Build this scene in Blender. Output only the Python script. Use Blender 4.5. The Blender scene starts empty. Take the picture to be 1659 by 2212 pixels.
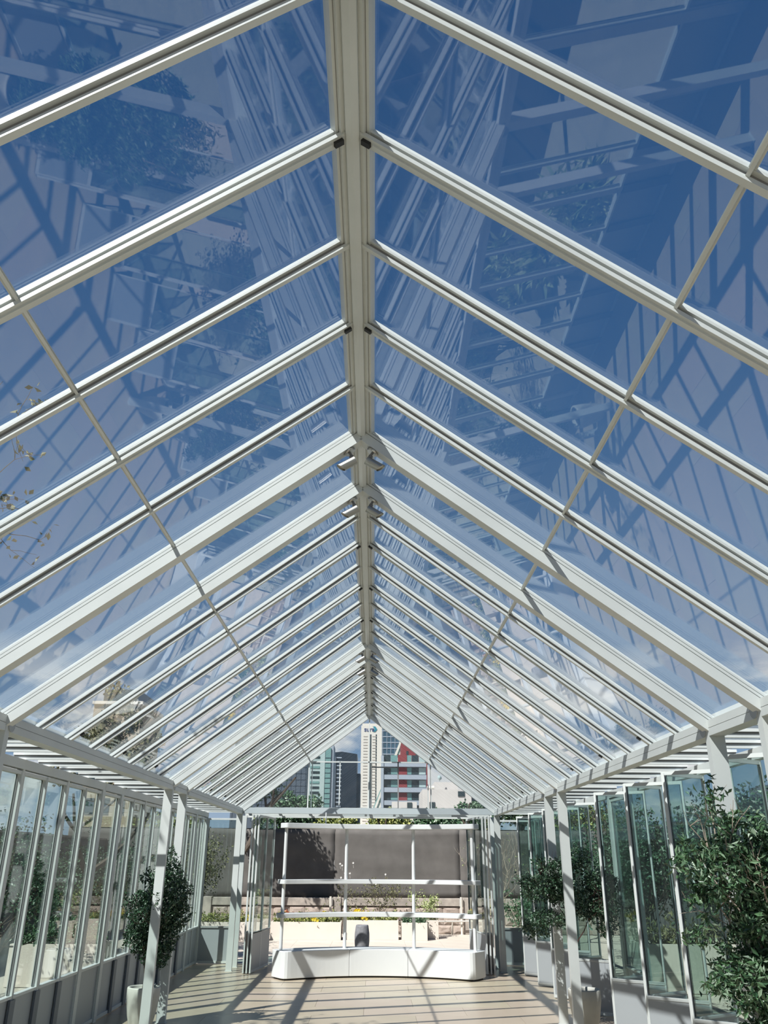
import bpy, math, random
from mathutils import Vector, Matrix, Euler
C = bpy.context.scene.collection
scene = bpy.context.scene
R = random.Random(7)

# ------------------------------------------------------------------ camera
F_PX, PITCH, YAW, ROLL, CX, EYE = 1745.07, 0.4072, 0.0089, 0.0065, 0.1067, 1.70
cp, sp, cy, sy = math.cos(PITCH), math.sin(PITCH), math.cos(YAW), math.sin(YAW)
fw = Vector((sy*cp, cy*cp, sp)); r0 = Vector((cy, -sy, 0)); u0 = r0.cross(fw)
rr = r0*math.cos(ROLL) + u0*math.sin(ROLL); uu = -r0*math.sin(ROLL) + u0*math.cos(ROLL)
cam = bpy.data.cameras.new('camera')
cam.sensor_fit = 'VERTICAL'; cam.sensor_height = 36.0; cam.lens = 36.0*F_PX/2212.0
cam.clip_start = 0.05; cam.clip_end = 2000
camo = bpy.data.objects.new('camera', cam); C.objects.link(camo)
m = Matrix((rr, uu, -fw)).transposed().to_4x4(); m.translation = Vector((CX, 0, EYE))
camo.matrix_world = m
scene.camera = camo

# ------------------------------------------------------------------ sky, sun, exposure
SUN_TRAVEL = Vector((0.572, 0.623, -1.0)).normalized()
SUN_EL = math.asin(-SUN_TRAVEL.z)
scene.view_settings.view_transform = 'Standard'
scene.view_settings.look = 'None'
scene.view_settings.gamma = 1
scene.view_settings.use_curve_mapping = False
scene.view_settings.exposure = 0.0
w = bpy.data.worlds.new('world'); scene.world = w; w.use_nodes = True
nt = w.node_tree; nt.nodes.clear()
N = nt.nodes.new; L = nt.links.new
out = N('ShaderNodeOutputWorld'); bg = N('ShaderNodeBackground'); bg.inputs[1].default_value = 1.0
tc = N('ShaderNodeTexCoord'); sep = N('ShaderNodeSeparateXYZ'); L(tc.outputs['Generated'], sep.inputs[0])
ramp = N('ShaderNodeValToRGB'); L(sep.outputs[2], ramp.inputs[0])
stops = [(0.0, (.40,.50,.62)), (0.12, (.19,.31,.48)), (0.30, (.105,.215,.40)), (0.55, (.043,.125,.29)), (0.80, (.023,.085,.225)), (1.0, (.019,.072,.20))]
el = ramp.color_ramp.elements
el[0].position, el[0].color = stops[0][0], (*stops[0][1], 1)
el[1].position, el[1].color = stops[-1][0], (*stops[-1][1], 1)
for p_, c_ in stops[1:-1]:
    e_ = el.new(p_); e_.color = (*c_, 1)
# clouds low above the horizon
mp = N('ShaderNodeMapping'); mp.inputs['Scale'].default_value = (1, 1, 2.4); L(tc.outputs['Generated'], mp.inputs[0])
nz = N('ShaderNodeTexNoise'); nz.inputs['Scale'].default_value = 4.6; nz.inputs['Detail'].default_value = 9; nz.inputs['Roughness'].default_value = .56
L(mp.outputs[0], nz.inputs[0])
cr = N('ShaderNodeMapRange'); cr.inputs[1].default_value = .50; cr.inputs[2].default_value = .57; L(nz.outputs[0], cr.inputs[0])
band = N('ShaderNodeMapRange'); band.inputs[1].default_value = .235; band.inputs[2].default_value = .17; L(sep.outputs[2], band.inputs[0])
mul = N('ShaderNodeMath'); mul.operation = 'MULTIPLY'; L(cr.outputs[0], mul.inputs[0]); L(band.outputs[0], mul.inputs[1])
nz2 = N('ShaderNodeTexNoise'); nz2.inputs['Scale'].default_value = 9; nz2.inputs['Detail'].default_value = 6; L(mp.outputs[0], nz2.inputs[0])
ccol = N('ShaderNodeMix'); ccol.data_type = 'RGBA'; ccol.inputs[6].default_value = (.46,.52,.60,1); ccol.inputs[7].default_value = (.95,.93,.88,1)
L(nz2.outputs[0], ccol.inputs[0])
mx = N('ShaderNodeMix'); mx.data_type = 'RGBA'; L(mul.outputs[0], mx.inputs[0]); L(ramp.outputs[0], mx.inputs[6]); L(ccol.outputs[2], mx.inputs[7])
L(mx.outputs[2], bg.inputs[0]); L(bg.outputs[0], out.inputs[0])

sl = bpy.data.lights.new('sun', 'SUN'); sl.energy = 8.2; sl.angle = math.radians(.55); sl.color = (1.0, .975, .93)
so = bpy.data.objects.new('sun', sl); C.objects.link(so)
so.rotation_euler = SUN_TRAVEL.to_track_quat('-Z', 'Y').to_euler(); so.location = (-20, -20, 40)
scene.cycles.transparent_max_bounces = 48
scene.cycles.max_bounces = 10
scene.cycles.glossy_bounces = 6
scene.cycles.caustics_reflective = False

# ------------------------------------------------------------------ materials
def mat(name, col, rough=.5, metal=0, var=.0, vscale=3, col2=None, bump=0, bscale=60, spec=.5, island=None):
    m_ = bpy.data.materials.new(name); m_.use_nodes = True
    t = m_.node_tree; b = t.nodes['Principled BSDF']
    b.inputs['Roughness'].default_value = rough; b.inputs['Metallic'].default_value = metal
    b.inputs['Specular IOR Level'].default_value = spec
    b.inputs['Base Color'].default_value = (*col, 1)
    tcn = t.nodes.new('ShaderNodeTexCoord')
    if island:
        g = t.nodes.new('ShaderNodeNewGeometry'); rp = t.nodes.new('ShaderNodeValToRGB')
        rp.color_ramp.elements[0].color = (*col, 1); rp.color_ramp.elements[1].color = (*island[-1], 1)
        for i_, c_ in enumerate(island[:-1]):
            e_ = rp.color_ramp.elements.new((i_+1)/len(island)); e_.color = (*c_, 1)
        t.links.new(g.outputs['Random Per Island'], rp.inputs[0]); t.links.new(rp.outputs[0], b.inputs['Base Color'])
    elif var or col2:
        n_ = t.nodes.new('ShaderNodeTexNoise'); n_.inputs['Scale'].default_value = vscale; n_.inputs['Detail'].default_value = 7
        rp = t.nodes.new('ShaderNodeValToRGB'); rp.color_ramp.elements[0].position = .32; rp.color_ramp.elements[1].position = .68
        c2 = col2 or tuple(c*(1-var) for c in col)
        rp.color_ramp.elements[0].color = (*c2, 1); rp.color_ramp.elements[1].color = (*col, 1)
        t.links.new(tcn.outputs['Object'], n_.inputs[0]); t.links.new(n_.outputs[0], rp.inputs[0]); t.links.new(rp.outputs[0], b.inputs['Base Color'])
    if bump:
        n2 = t.nodes.new('ShaderNodeTexNoise'); n2.inputs['Scale'].default_value = bscale; n2.inputs['Detail'].default_value = 5
        bp = t.nodes.new('ShaderNodeBump'); bp.inputs['Strength'].default_value = bump; bp.inputs['Distance'].default_value = .01
        t.links.new(tcn.outputs['Object'], n2.inputs[0]); t.links.new(n2.outputs[0], bp.inputs['Height']); t.links.new(bp.outputs[0], b.inputs['Normal'])
    return m_

def glass(name, tint, f0=.05, rough=0.0, dirt=.0):
    m_ = bpy.data.materials.new(name); m_.use_nodes = True; t = m_.node_tree; t.nodes.clear()
    n, l = t.nodes.new, t.links.new
    o = n('ShaderNodeOutputMaterial'); tr = n('ShaderNodeBsdfTransparent'); tr.inputs[0].default_value = (*tint, 1)
    gl = n('ShaderNodeBsdfGlossy'); gl.inputs['Roughness'].default_value = rough; gl.inputs['Color'].default_value = (1, 1, 1, 1)
    lw = n('ShaderNodeLayerWeight'); lw.inputs[0].default_value = .5
    pw = n('ShaderNodeMath'); pw.operation = 'POWER'; pw.inputs[1].default_value = 5; l(lw.outputs['Facing'], pw.inputs[0])
    ma = n('ShaderNodeMath'); ma.operation = 'MULTIPLY_ADD'; ma.inputs[1].default_value = .95-f0; ma.inputs[2].default_value = f0; l(pw.outputs[0], ma.inputs[0])
    mi = n('ShaderNodeMixShader'); l(ma.outputs[0], mi.inputs[0]); l(tr.outputs[0], mi.inputs[1]); l(gl.outputs[0], mi.inputs[2])
    last = mi
    if dirt:
        tcn = n('ShaderNodeTexCoord'); nn = n('ShaderNodeTexNoise'); nn.inputs['Scale'].default_value = 2.2; nn.inputs['Detail'].default_value = 8; l(tcn.outputs['Object'], nn.inputs[0])
        mr = n('ShaderNodeMapRange'); mr.inputs[1].default_value = .45; mr.inputs[2].default_value = .75; mr.inputs[3].default_value = dirt*.35; mr.inputs[4].default_value = dirt; l(nn.outputs[0], mr.inputs[0])
        df = n('ShaderNodeBsdfDiffuse'); df.inputs[0].default_value = (.8, .8, .78, 1)
        m2 = n('ShaderNodeMixShader'); l(mr.outputs[0], m2.inputs[0]); l(mi.outputs[0], m2.inputs[1]); l(df.outputs[0], m2.inputs[2]); last = m2
    l(last.outputs[0], o.inputs[0])
    return m_

M = {}
M['paint'] = mat('painted_steel', (.62,.65,.635), .42, var=.10, vscale=2.5, bump=.04, bscale=90)
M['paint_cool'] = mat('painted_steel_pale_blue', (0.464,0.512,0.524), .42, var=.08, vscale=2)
M['kick'] = mat('painted_kick_panel', (.36,.385,.40), .45, var=.06, vscale=2)
M['gasket'] = mat('dark_gasket', (.035,.04,.04), .6)
M['seam'] = mat('shadow_gap_steel', (.22,.22,.22), .6)
M['roofglass'] = glass('roof_glass', (.955,.975,.985), .07, dirt=.010)
M['doorglass'] = glass('door_glass', (.81,.875,.86), .05, dirt=.004)
M['tile'] = mat('beige_stone', (.475,.40,.295), .30, var=.13, vscale=1.6, bump=.02, bscale=30, island=None)
M['joint'] = mat('tile_joint', (0.264,0.224,0.176), .8)
M['terrace'] = mat('pale_terrace_stone', (.58,.52,.445), .6, var=.14, vscale=2.4)
M['white'] = mat('white_lacquer', (.68,.695,.69), .32, var=.02)
M['planter'] = mat('cream_planter', (.64,.585,.52), .7, var=.06, vscale=4)
M['potcream'] = mat('cream_pot', (0.592,0.584,0.528), .6, var=.10, vscale=9, bump=.05)
M['potgrey'] = mat('grey_stoneware', (.26,.255,.27), .75, var=.3, vscale=26, bump=.2, bscale=80)
M['soil'] = mat('soil', (.03,.022,.016), .95, bump=.5)
M['leafdark'] = mat('dark_leaf', (.010,.032,.016), .42, island=[(.022,.06,.027), (.05,.11,.055), (.15,.22,.15)])
M['leafmid'] = mat('mid_leaf', (.022,.06,.03), .4, island=[(.05,.11,.05), (.09,.18,.08), (.24,.32,.22)])
M['leafhedge'] = mat('hedge_leaf', (0.04,0.064,0.016), .5, island=[(.13,.17,.04), (.26,.29,.08), (.46,.46,.16)])
M['leafolive'] = mat('olive_leaf', (0.028,0.036,0.016), .6, island=[(.09,.10,.04), (.16,.16,.07), (.26,.24,.13)])
M['leafpale'] = mat('pale_leaf', (0.144,0.192,0.072), .5, island=[(.34,.4,.16), (.5,.55,.28)])
M['leafred'] = mat('russet_leaf', (.45,.10,.05), .5, island=[(.62,.26,.12), (.5,.2,.1)])
M['grassy'] = mat('blade_leaf', (.10,.17,.07), .5, island=[(.25,.32,.14), (.5,.52,.3)])
M['yellow'] = mat('yellow_petal', (0.68,0.496,0.016), .5)
M['whitepetal'] = mat('white_petal', (.85,.83,.78), .5)
M['bark'] = mat('bark', (.11,.085,.065), .85, var=.4, vscale=20, bump=.4)
M['barkpale'] = mat('pale_bark', (.40,.33,.26), .8, var=.3, vscale=18)
M['barkred'] = mat('dark_red_bark', (.07,.025,.02), .7, var=.3, vscale=18)
M['cloth'] = mat('shade_cloth', (0.124,0.116,0.108), .9, var=.22, vscale=3.0, bump=.3, bscale=140)
M['stone'] = mat('split_face_stone', (0.4,0.336,0.288), .9, col2=(.33,.27,.235), vscale=9, bump=.7, bscale=25)
M['cap'] = mat('weathered_concrete', (0.416,0.368,0.32), .9, col2=(.25,.225,.20), vscale=5, bump=.3)
M['concrete'] = mat('grey_render', (.11,.115,.12), .85, var=.12, vscale=1.5)
M['steel'] = mat('brushed_steel', (0.416,0.408,0.384), .33, metal=.85)
M['black'] = mat('black_plastic', (.012,.012,.012), .5)
M['lens'] = mat('lamp_lens', (.5,.48,.42), .3)
M['jar'] = mat('pale_yellow_wax', (0.576,0.584,0.336), .5)
M['bwhite'] = mat('tower_white_stone', (0.592,0.56,0.496), .8)
M['bteal'] = mat('tower_teal_glass', (0.176,0.32,0.304), .25, var=.25, vscale=.12)
M['bpale'] = mat('tower_pale_glass', (0.4,0.496,0.48), .3, var=.15, vscale=.1)
M['bdark'] = mat('tower_dark_glass', (0.018,0.029,0.044), .3, var=.3, vscale=.15)
M['bslate'] = mat('tower_slate', (0.06,0.08,0.104), .5)
M['bblue'] = mat('tower_blue_glass', (0.056,0.108,0.152), .25, var=.3, vscale=.2)
M['bgrey'] = mat('office_grey_blue', (0.288,0.328,0.376), .7)
M['bred'] = mat('tower_red', (0.192,0.032,0.036), .8)
M['bplaster'] = mat('white_plaster', (0.56,0.528,0.496), .9, var=.12, vscale=.6)
M['btan'] = mat('tan_facade', (0.368,0.304,0.224), .9, var=.1, vscale=.3)
M['bwin'] = mat('dark_window', (.03,.045,.05), .15)
M['blogo'] = mat('logo_teal', (.02,.20,.26), .5)
M['btext'] = mat('logo_navy', (.015,.04,.16), .5)
M['ground'] = mat('ground_paving', (.44,.40,.34), .8, var=.12, vscale=.8)
M['soilbed'] = mat('planting_bed', (.10,.085,.05), .95, var=.4, vscale=6)

# ------------------------------------------------------------------ mesh helpers
class MB:
    def __init__(s): s.v = []; s.f = []; s.mi = []
    def add(s, vs, fs, mi=0):
        o = len(s.v); s.v += [tuple(v) for v in vs]; s.f += [tuple(i+o for i in f) for f in fs]; s.mi += [mi]*len(fs); return s
    def box(s, x0, x1, y0, y1, z0, z1, mi=0, xf=None):
        vs = [(x, y, z) for z in (z0, z1) for (x, y) in ((x0,y0),(x1,y0),(x1,y1),(x0,y1))]
        if xf: vs = [xf @ Vector(v) for v in vs]
        return s.add(vs, [(0,3,2,1),(4,5,6,7),(0,1,5,4),(1,2,6,5),(2,3,7,6),(3,0,4,7)], mi)
    def prism_y(s, poly, y0, y1, mi=0):     # poly of (x,z), counterclockwise seen from -Y
        n = len(poly); vs = [(x, y0, z) for x, z in poly] + [(x, y1, z) for x, z in poly]
        return s.add(vs, [tuple(range(n))[::1], tuple(range(2*n-1, n-1, -1))] + [(i, i+n, (i+1)%n+n, (i+1)%n) for i in range(n)], mi)
    def tube(s, a, b, ra, rb, n=6, mi=0, cap=False):
        a = Vector(a); b = Vector(b); d = (b-a)
        if d.length < 1e-6: return s
        d.normalize(); t = d.orthogonal().normalized(); q = d.cross(t)
        vs = []
        for P, r_ in ((a, ra), (b, rb)):
            for i in range(n):
                an = 2*math.pi*i/n; vs.append(P + (t*math.cos(an)+q*math.sin(an))*r_)
        fs = [(i, (i+1)%n, (i+1)%n+n, i+n) for i in range(n)]
        if cap: fs += [tuple(range(n-1, -1, -1)), tuple(range(n, 2*n))]
        return s.add(vs, fs, mi)
    def lathe(s, prof, n=32, c=(0,0), mi=0):
        vs = []; k = len(prof)
        for r_, z in prof:
            for i in range(n):
                a = 2*math.pi*i/n; vs.append((c[0]+r_*math.cos(a), c[1]+r_*math.sin(a), z))
        fs = [(j*n+i, j*n+(i+1)%n, (j+1)*n+(i+1)%n, (j+1)*n+i) for j in range(k-1) for i in range(n)]
        return s.add(vs, fs, mi)
    def mesh(s, name, *ms, smooth=False):
        me = bpy.data.meshes.new(name); me.from_pydata(s.v, [], s.f)
        for m_ in ms: me.materials.append(m_)
        if len(ms) > 1: me.polygons.foreach_set('material_index', s.mi)
        if smooth: me.polygons.foreach_set('use_smooth', [True]*len(me.polygons))
        me.update(); return me

def put(name, me, parent=None, loc=(0,0,0), rot=None, mw=None, kind=None, label=None, cat=None, group=None, bevel=0, seg=2, smooth_bevel=False):
    o = bpy.data.objects.new(name, me); C.objects.link(o)
    if parent is not None: o.parent = parent
    if mw is not None: o.matrix_basis = mw
    else:
        o.location = loc
        if rot: o.rotation_euler = rot
    if kind: o['kind'] = kind
    if label: o['label'] = label
    if cat: o['category'] = cat
    if group: o['group'] = group
    if bevel:
        b = o.modifiers.new('b', 'BEVEL'); b.width = bevel; b.segments = seg; b.limit_method = 'ANGLE'
    return o
def empty(name, loc=(0,0,0), rot=None, kind=None, label=None, cat=None, group=None):
    o = bpy.data.objects.new(name, None); C.objects.link(o); o.location = loc; o.empty_display_size = .1
    if rot: o.rotation_euler = rot
    if kind: o['kind'] = kind
    if label: o['label'] = label
    if cat: o['category'] = cat
    if group: o['group'] = group
    return o

# ------------------------------------------------------------------ layout numbers
W, H, HT = 2.23, 2.44, 2.535          # nave half width, eave beam underside and top
U, G = 0.5788, 0.7583                 # rafter spacing, gap between two frames of a pair
P0, SL = 4.20, 0.744                  # underside plane of rafters z = P0 - SL*|x|
AL = math.atan(SL); RL = W/math.cos(AL)
Y1 = 4.50
MODS = []                             # (start, end) of each module
y_ = Y1
MODS.append((y_-8*U, y_)); MODS.append((y_+G, y_+G+8*U)); MODS.append((y_+2*G+8*U, y_+2*G+16*U))
MODS.insert(0, (y_-8*U-G-8*U, y_-8*U-G))
YF = MODS[-1][1]                      # 15.28
YE = YF + 1.03                        # end wall of the end aisle
XO = 3.03                             # outer wall plane
YB = MODS[0][0]

def side_m(side, y):                  # local frame of a roof slope at station y
    a = Matrix.Rotation(AL, 4, 'Y')
    if side < 0: a = Matrix.Rotation(math.pi, 4, 'Z') @ a
    a = a.copy(); a.translation = Vector((0, y, P0)); return a

# ------------------------------------------------------------------ ceiling (gabled glass roof)
ceiling = empty('ceiling', (0, 0, 0), kind='structure', label='gabled glass roof of white painted rafters along a central ridge')
mb = MB()
mb.prism_y([(-.024,4.168),(0,4.156),(.024,4.168),(.027,4.185),(.027,4.28),(-.027,4.28),(-.027,4.185)], YB, YF+.06)
for s in (-1, 1):
    xf = side_m(s, 0)
    mb.box(.018, .048, -(YF+.06) if s < 0 else YB, -YB if s < 0 else YF+.06, .006, .05, xf=xf)
    mb.box(.048, .062, -(YF+.06) if s < 0 else YB, -YB if s < 0 else YF+.06, .022, .056, xf=xf)
    mb.box(.0485, .0495, -(YF+.06) if s < 0 else YB, -YB if s < 0 else YF+.06, .02, .05, 1, xf=xf)
put('ridge_beam', mb.mesh('ridge', M['paint'], M['seam']), ceiling, kind='structure')

def rafter_mesh(kind):
    b = MB(); e = RL+.09
    if kind == 'heavy':
        b.box(.030, e+.02, -.042, .042, -.056, .002)
        b.box(.045, e, -.034, .034, .002, .007, 1)
        b.box(.035, e, -.040, .040, .007, .022)
        b.box(.05, e, -.030, .030, .022, .027, 1)
    else:
        hw = .024 if kind == 'led' else .012
        b.box(.030, e, -hw, hw, -.002, .014)
        b.box(.045, e, -.008, .008, .014, .027, 1)
    b.box(.04, e, -.024 if kind != 'heavy' else -.036, .024 if kind != 'heavy' else .036, .027, .038)         # glazing bead
    b.box(.04, e, -.018, .018, .038, .054)         # cap above the glass
    if kind == 'led':
        b.box(.10, RL-.10, -.009, .009, -.010, -.002)
        b.box(.050, .088, -.011, .011, -.016, -.002, 2); b.box(RL-.10, RL-.065, -.011, .011, -.016, -.002, 2)
    return b.mesh('rafter_'+kind, M['paint'], M['seam'], M['black'])
RM = {k: rafter_mesh(k) for k in ('heavy', 'slim', 'led')}
GP = {}
def roof_pane(wy, s0, s1):
    k = (round(wy, 3), s0, s1)
    if k not in GP:
        b = MB(); b.box(s0, s1, -wy/2, wy/2, .039, .045)
        GP[k] = b.mesh('roof_pane', M['roofglass'])
    return GP[k]
SP = 1.088/math.cos(AL)                # purlin station on the slope
HEAVY = []
stations = []
for i, (a, b_) in enumerate(MODS):
    for k in range(9):
        y = a+k*U; kind = 'heavy' if k in (0, 8) else ('led' if k % 2 == 0 else 'slim')
        stations.append((y, kind))
        if kind == 'heavy': HEAVY.append(y)
for y, kind in stations:
    for s in (-1, 1):
        put('heavy_rafter' if kind == 'heavy' else 'rafter', RM[kind], ceiling, mw=side_m(s, y+.036))
pm = MB(); pm.box(SP-.006, SP+.006, -4*U, 4*U, .010, .026); pm.box(SP-.012, SP+.012, -4*U, 4*U, .030, .038)
pm.box(SP-.004, SP+.004, -4*U, 4*U, .026, .030, 1)
pme = pm.mesh('purlin', M['paint'], M['seam'])
for i, (a, b_) in enumerate(MODS):
    for s in (-1, 1): put('purlin', pme, ceiling, mw=side_m(s, (a+b_)/2+.036))
pg = MB(); pg.box(SP-.006, SP+.006, -G/2, G/2, .010, .030); pg.box(SP-.012, SP+.012, -G/2, G/2, .030, .038)
pgm = pg.mesh('purlin_short', M['paint'], M['seam'])
for i in range(len(MODS)-1):
    for s in (-1, 1): put('purlin', pgm, ceiling, mw=side_m(s, (MODS[i][1]+MODS[i+1][0])/2+.036))
for i in range(len(stations)-1):
    ya, yb = stations[i][0], stations[i+1][0]; wy = (yb-ya)-.044
    for s in (-1, 1):
        for s0, s1 in ((.060, SP-.006), (SP+.006, RL+.06)):
            put('roof_pane', roof_pane(wy, s0, s1), ceiling, mw=side_m(s, (ya+yb)/2+.036))

# ------------------------------------------------------------------ eave beams, joint plates, posts
nave_frame = empty('trim_1', kind='structure', label='pale painted eave beams and paired posts carrying the glass roof')
def beam(name, a, b_, s):
    b = MB(); x0, x1 = (W, W+.10) if s > 0 else (-W-.10, -W)
    b.box(x0, x1, a, b_, H, 2.486); b.box(x0+.004, x1-.004, a, b_, 2.486, 2.489, 1); b.box(x0, x1, a, b_, 2.489, HT); b.box(*((W+.075, W+.10) if s > 0 else (-W-.10, -W-.075)), a, b_, HT, 2.59)
    put(name, b.mesh('eave_beam', M['paint'], M['seam']), nave_frame)
for s in (-1, 1):
    for i, (a, b_) in enumerate(MODS):
        beam('eave_beam', a+.002, b_+.098, s)
        if i+1 < len(MODS): beam('eave_beam', b_+.102, MODS[i+1][0]-.002, s)
pl = MB()
for k in range(18):
    a0, a1 = 2*math.pi*k/18, 2*math.pi*(k+1)/18
    c0, c1 = (.046*math.cos(a0), .046*math.sin(a0)), (.046*math.cos(a1), .046*math.sin(a1))
    pl.add([(0,0,0),(0,*c0),(0,*c1)], [(0,1,2)]); pl.add([(0,*c0),(.008,*c0),(.008,*c1),(0,*c1)], [(0,1,2,3)]); pl.add([(.008,0,0),(.008,*c0),(.008,*c1)], [(2,1,0)])
plm = pl.mesh('joint_plate', M['kick'])
for y in HEAVY:
    for s in (-1, 1): put('joint_plate', plm, nave_frame, loc=(s*(W-.004)-.004, y+.075, H+.045))
pb = MB(); pb.box(-.05, .05, 0, .062, 0, H); 
pb.box(-.06, .06, -.01, .072, 0, .008)
pbm = pb.mesh('post', M['paint'], M['paint'])
for y in HEAVY + [YF+.56]:
    for s in (-1, 1): put('post', pbm, nave_frame, loc=(s*(W+.05), y, 0))
# end gable: cross beam and slender mullions
gab = empty('wall_far', kind='structure', label='open end gable with a cross beam and slender mullions')
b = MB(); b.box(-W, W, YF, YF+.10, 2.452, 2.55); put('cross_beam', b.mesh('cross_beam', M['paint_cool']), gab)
b = MB(); b.box(-W, W, YF+.56, YF+.62, 2.44, 2.51); put('cross_beam', b.mesh('cross_beam', M['paint']), gab)
for x, w_, d_ in ((-1.085,.022,0), (-1.03,.016,.05), (-.525,.018,0), (0,.022,0), (.05,.014,.06), (.53,.024,0), (1.07,.018,0), (1.12,.022,.04)):
    top = min(P0-SL*abs(x)-.01, 3.345) if abs(x) > .01 else 4.14
    b = MB(); b.box(x-w_/2, x+w_/2, YF+.03+d_, YF+.055+d_, 2.55, top)
    put('mullion', b.mesh('mullion', M['seam'] if x == .53 else M['paint']), gab)
b = MB(); b.box(-1.09, 1.125, YF+.03, YF+.055, 3.33, 3.352); put('transom', b.mesh('transom', M['paint']), gab)
b = MB(); b.box(.05, .53, YF+.088, YF+.108, 3.25, 3.27); put('transom', b.mesh('transom', M['seam']), gab)
def poly_pane(poly, y0, y1):
    b = MB(); b.prism_y(poly, y0, y1); return b.mesh('gable_pane', M['roofglass'])
zt = lambda x: P0-SL*abs(x)
for poly in ([(-W+.05,2.55),(-1.09,2.55),(-1.09,zt(1.09))], [(-1.085,2.55),(-.53,2.55),(-.53,3.33),(-1.085,3.33)], [(-.52,2.55),(-.012,2.55),(-.012,3.33),(-.52,3.33)],
             [(.012,2.55),(.518,2.55),(.518,3.33),(.012,3.33)], [(.545,2.55),(1.06,2.55),(1.06,3.33),(.545,3.33)], [(1.13,2.55),(W-.05,2.55),(1.13,zt(1.13))],
             [(-1.10,3.355),(-.012,3.355),(-.012,4.16)], [(.012,3.355),(1.10,3.355),(.012,4.16)]):
    put('gable_pane', poly_pane(poly, YF+.040, YF+.046), gab)

# ------------------------------------------------------------------ aisle roofs
def aisle(side, name):
    root = empty(name, kind='structure', label='flat glazed side aisle roof with closely set white bars')
    rb = MB(); rb.box(0, XO-W+.02, -.014, .014, 2.515, 2.542); rb.box(0, XO-W+.02, -.009, .009, 2.542, 2.554, 1); rb.box(0, XO-W+.02, -.028, .028, 2.554, 2.576)
    rm = rb.mesh('aisle_bar', M['paint'], M['seam'])
    mz = Matrix.Rotation(math.pi, 4, 'Z') if side < 0 else Matrix.Identity(4)
    ys = [y for y, k in stations] + [YF+.58, YE]
    for y in ys:
        mw = mz.copy(); mw.translation = Vector((side*(W+.10), y+.036, 0)); put('aisle_bar', rm, root, mw=mw)
    cache = {}
    for a, c in zip(ys[:-1], ys[1:]):
        k = round(c-a, 3)
        if k not in cache:
            g = MB(); g.box(.02, XO-W-.05, -k/2+.036, k/2-.036, 2.566, 2.573); cache[k] = g.mesh('aisle_pane', M['roofglass'])
        mw = mz.copy(); mw.translation = Vector((side*(W+.08), (a+c)/2+.036, 0)); put('aisle_pane', cache[k], root, mw=mw)
    for i, (a, c) in enumerate(MODS):
        x0, x1 = (XO, XO+.07) if side > 0 else (-XO-.07, -XO)
        g = MB(); e = YE+.07 if i == 3 else c+.07
        g.box(x0, x1, a, e, 2.43, 2.512); put('outer_beam', g.mesh('outer_beam', M['paint']), root)
        if i < 3:
            g = MB(); g.box(x0, x1, c+.075, MODS[i+1][0]-.005, 2.43, 2.512); put('outer_beam', g.mesh('outer_beam', M['paint']), root)
    return root
aisle(-1, 'ceiling_left'); aisle(1, 'ceiling_right')
endroof = empty('ceiling_far', kind='structure', label='flat glazed roof strip behind the end gable')
for y in (YE,):
    g = MB(); g.box(-W-.1, W+.1, y, y+.07, 2.43, 2.512); put('outer_beam', g.mesh('outer_beam', M['paint']), endroof)
for x in [-W+.02+i*(2*W-.04)/8 for i in range(9)]:
    g = MB(); g.box(x-.019, x+.019, YF+.10, YE+.02, 2.515, 2.56); put('aisle_bar', g.mesh('aisle_bar', M['paint']), endroof)
for i in range(8):
    x = -W+.02+i*(2*W-.04)/8
    g = MB(); g.box(x+.03, x+(2*W-.04)/8-.03, YF+.11, YE, 2.562, 2.568); put('aisle_pane', g.mesh('aisle_pane', M['roofglass']), endroof)

# ------------------------------------------------------------------ door leaves
LEAF = {}
def leaf_meshes(wd, slim):
    k = round(wd, 3)
    if (k, slim) in LEAF: return LEAF[(k, slim)]
    t = .011 if slim else .024; st = .016; z0, z1 = .012, 2.415
    f = MB()
    f.box(0, st, -t, t, z0, z1); f.box(k-st, k, -t, t, z0, z1)
    f.box(st, k-st, -t, t, z1-.03, z1); f.box(st, k-st, -t-.004, t, .572, .596); f.box(st, k-st, -t, t, z0, z0+.035)
    if not slim: f.box(st, st+.012, .002, t-.002, .600, z1-.03); f.box(k-st-.012, k-st, .002, t-.002, .600, z1-.03)     # inner rebate step
    f.box(st+.012, st+.015, .006, .016, .60, z1-.03, 1); f.box(k-st-.015, k-st-.012, .006, .016, .60, z1-.03, 1)
    for sgn in (-1, 1):      # raised glazing beads
        y0, y1 = (t, t+.004) if sgn > 0 else (-t-.004, -t)
        f.box(st-.012, st, y0, y1, .58, z1-.012); f.box(k-st, k-st+.012, y0, y1, .58, z1-.012)
        f.box(st-.012, k-st+.012, y0, y1, .578, .594)
    g = MB(); g.box(st+.010, k-st-.010, .003 if slim else .008, .008 if slim else .014, .600, z1-.03)
    p = MB(); p.box(st, k-st, -.009, .009, z0+.035, .575)
    LEAF[(k, slim)] = (f.mesh('leaf_frame', M['paint'], M['gasket']), g.mesh('pane', M['doorglass']), p.mesh('kick_panel', M['kick']))
    return LEAF[(k, slim)]
def leaf(root, a, b_, slim=False):
    a = Vector((*a, 0)); b_ = Vector((*b_, 0)); d = b_-a
    fm, gm, km = leaf_meshes(d.length, slim)
    ang = math.atan2(d.y, d.x)
    o = put('leaf', fm, root, loc=a, rot=(0, 0, ang))
    put('pane', gm, o); put('kick_panel', km, o)
    return o
door_n = [0]
def door(label):
    door_n[0] += 1
    return empty('door_%d' % door_n[0], kind='structure', label=label)
wl = empty('wall_left', kind='structure', label='left glazed wall framing of slim painted uprights')
wr = empty('wall_right', kind='structure', label='right outer wall uprights of slim painted steel')
mu = MB(); mu.box(-.028, .028, -.022, .022, 0, 2.43); mum = mu.mesh('upright', M['paint'])
M['dark_strip'] = mat('dark_grey_strip', (.13,.15,.175), .5)
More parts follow.
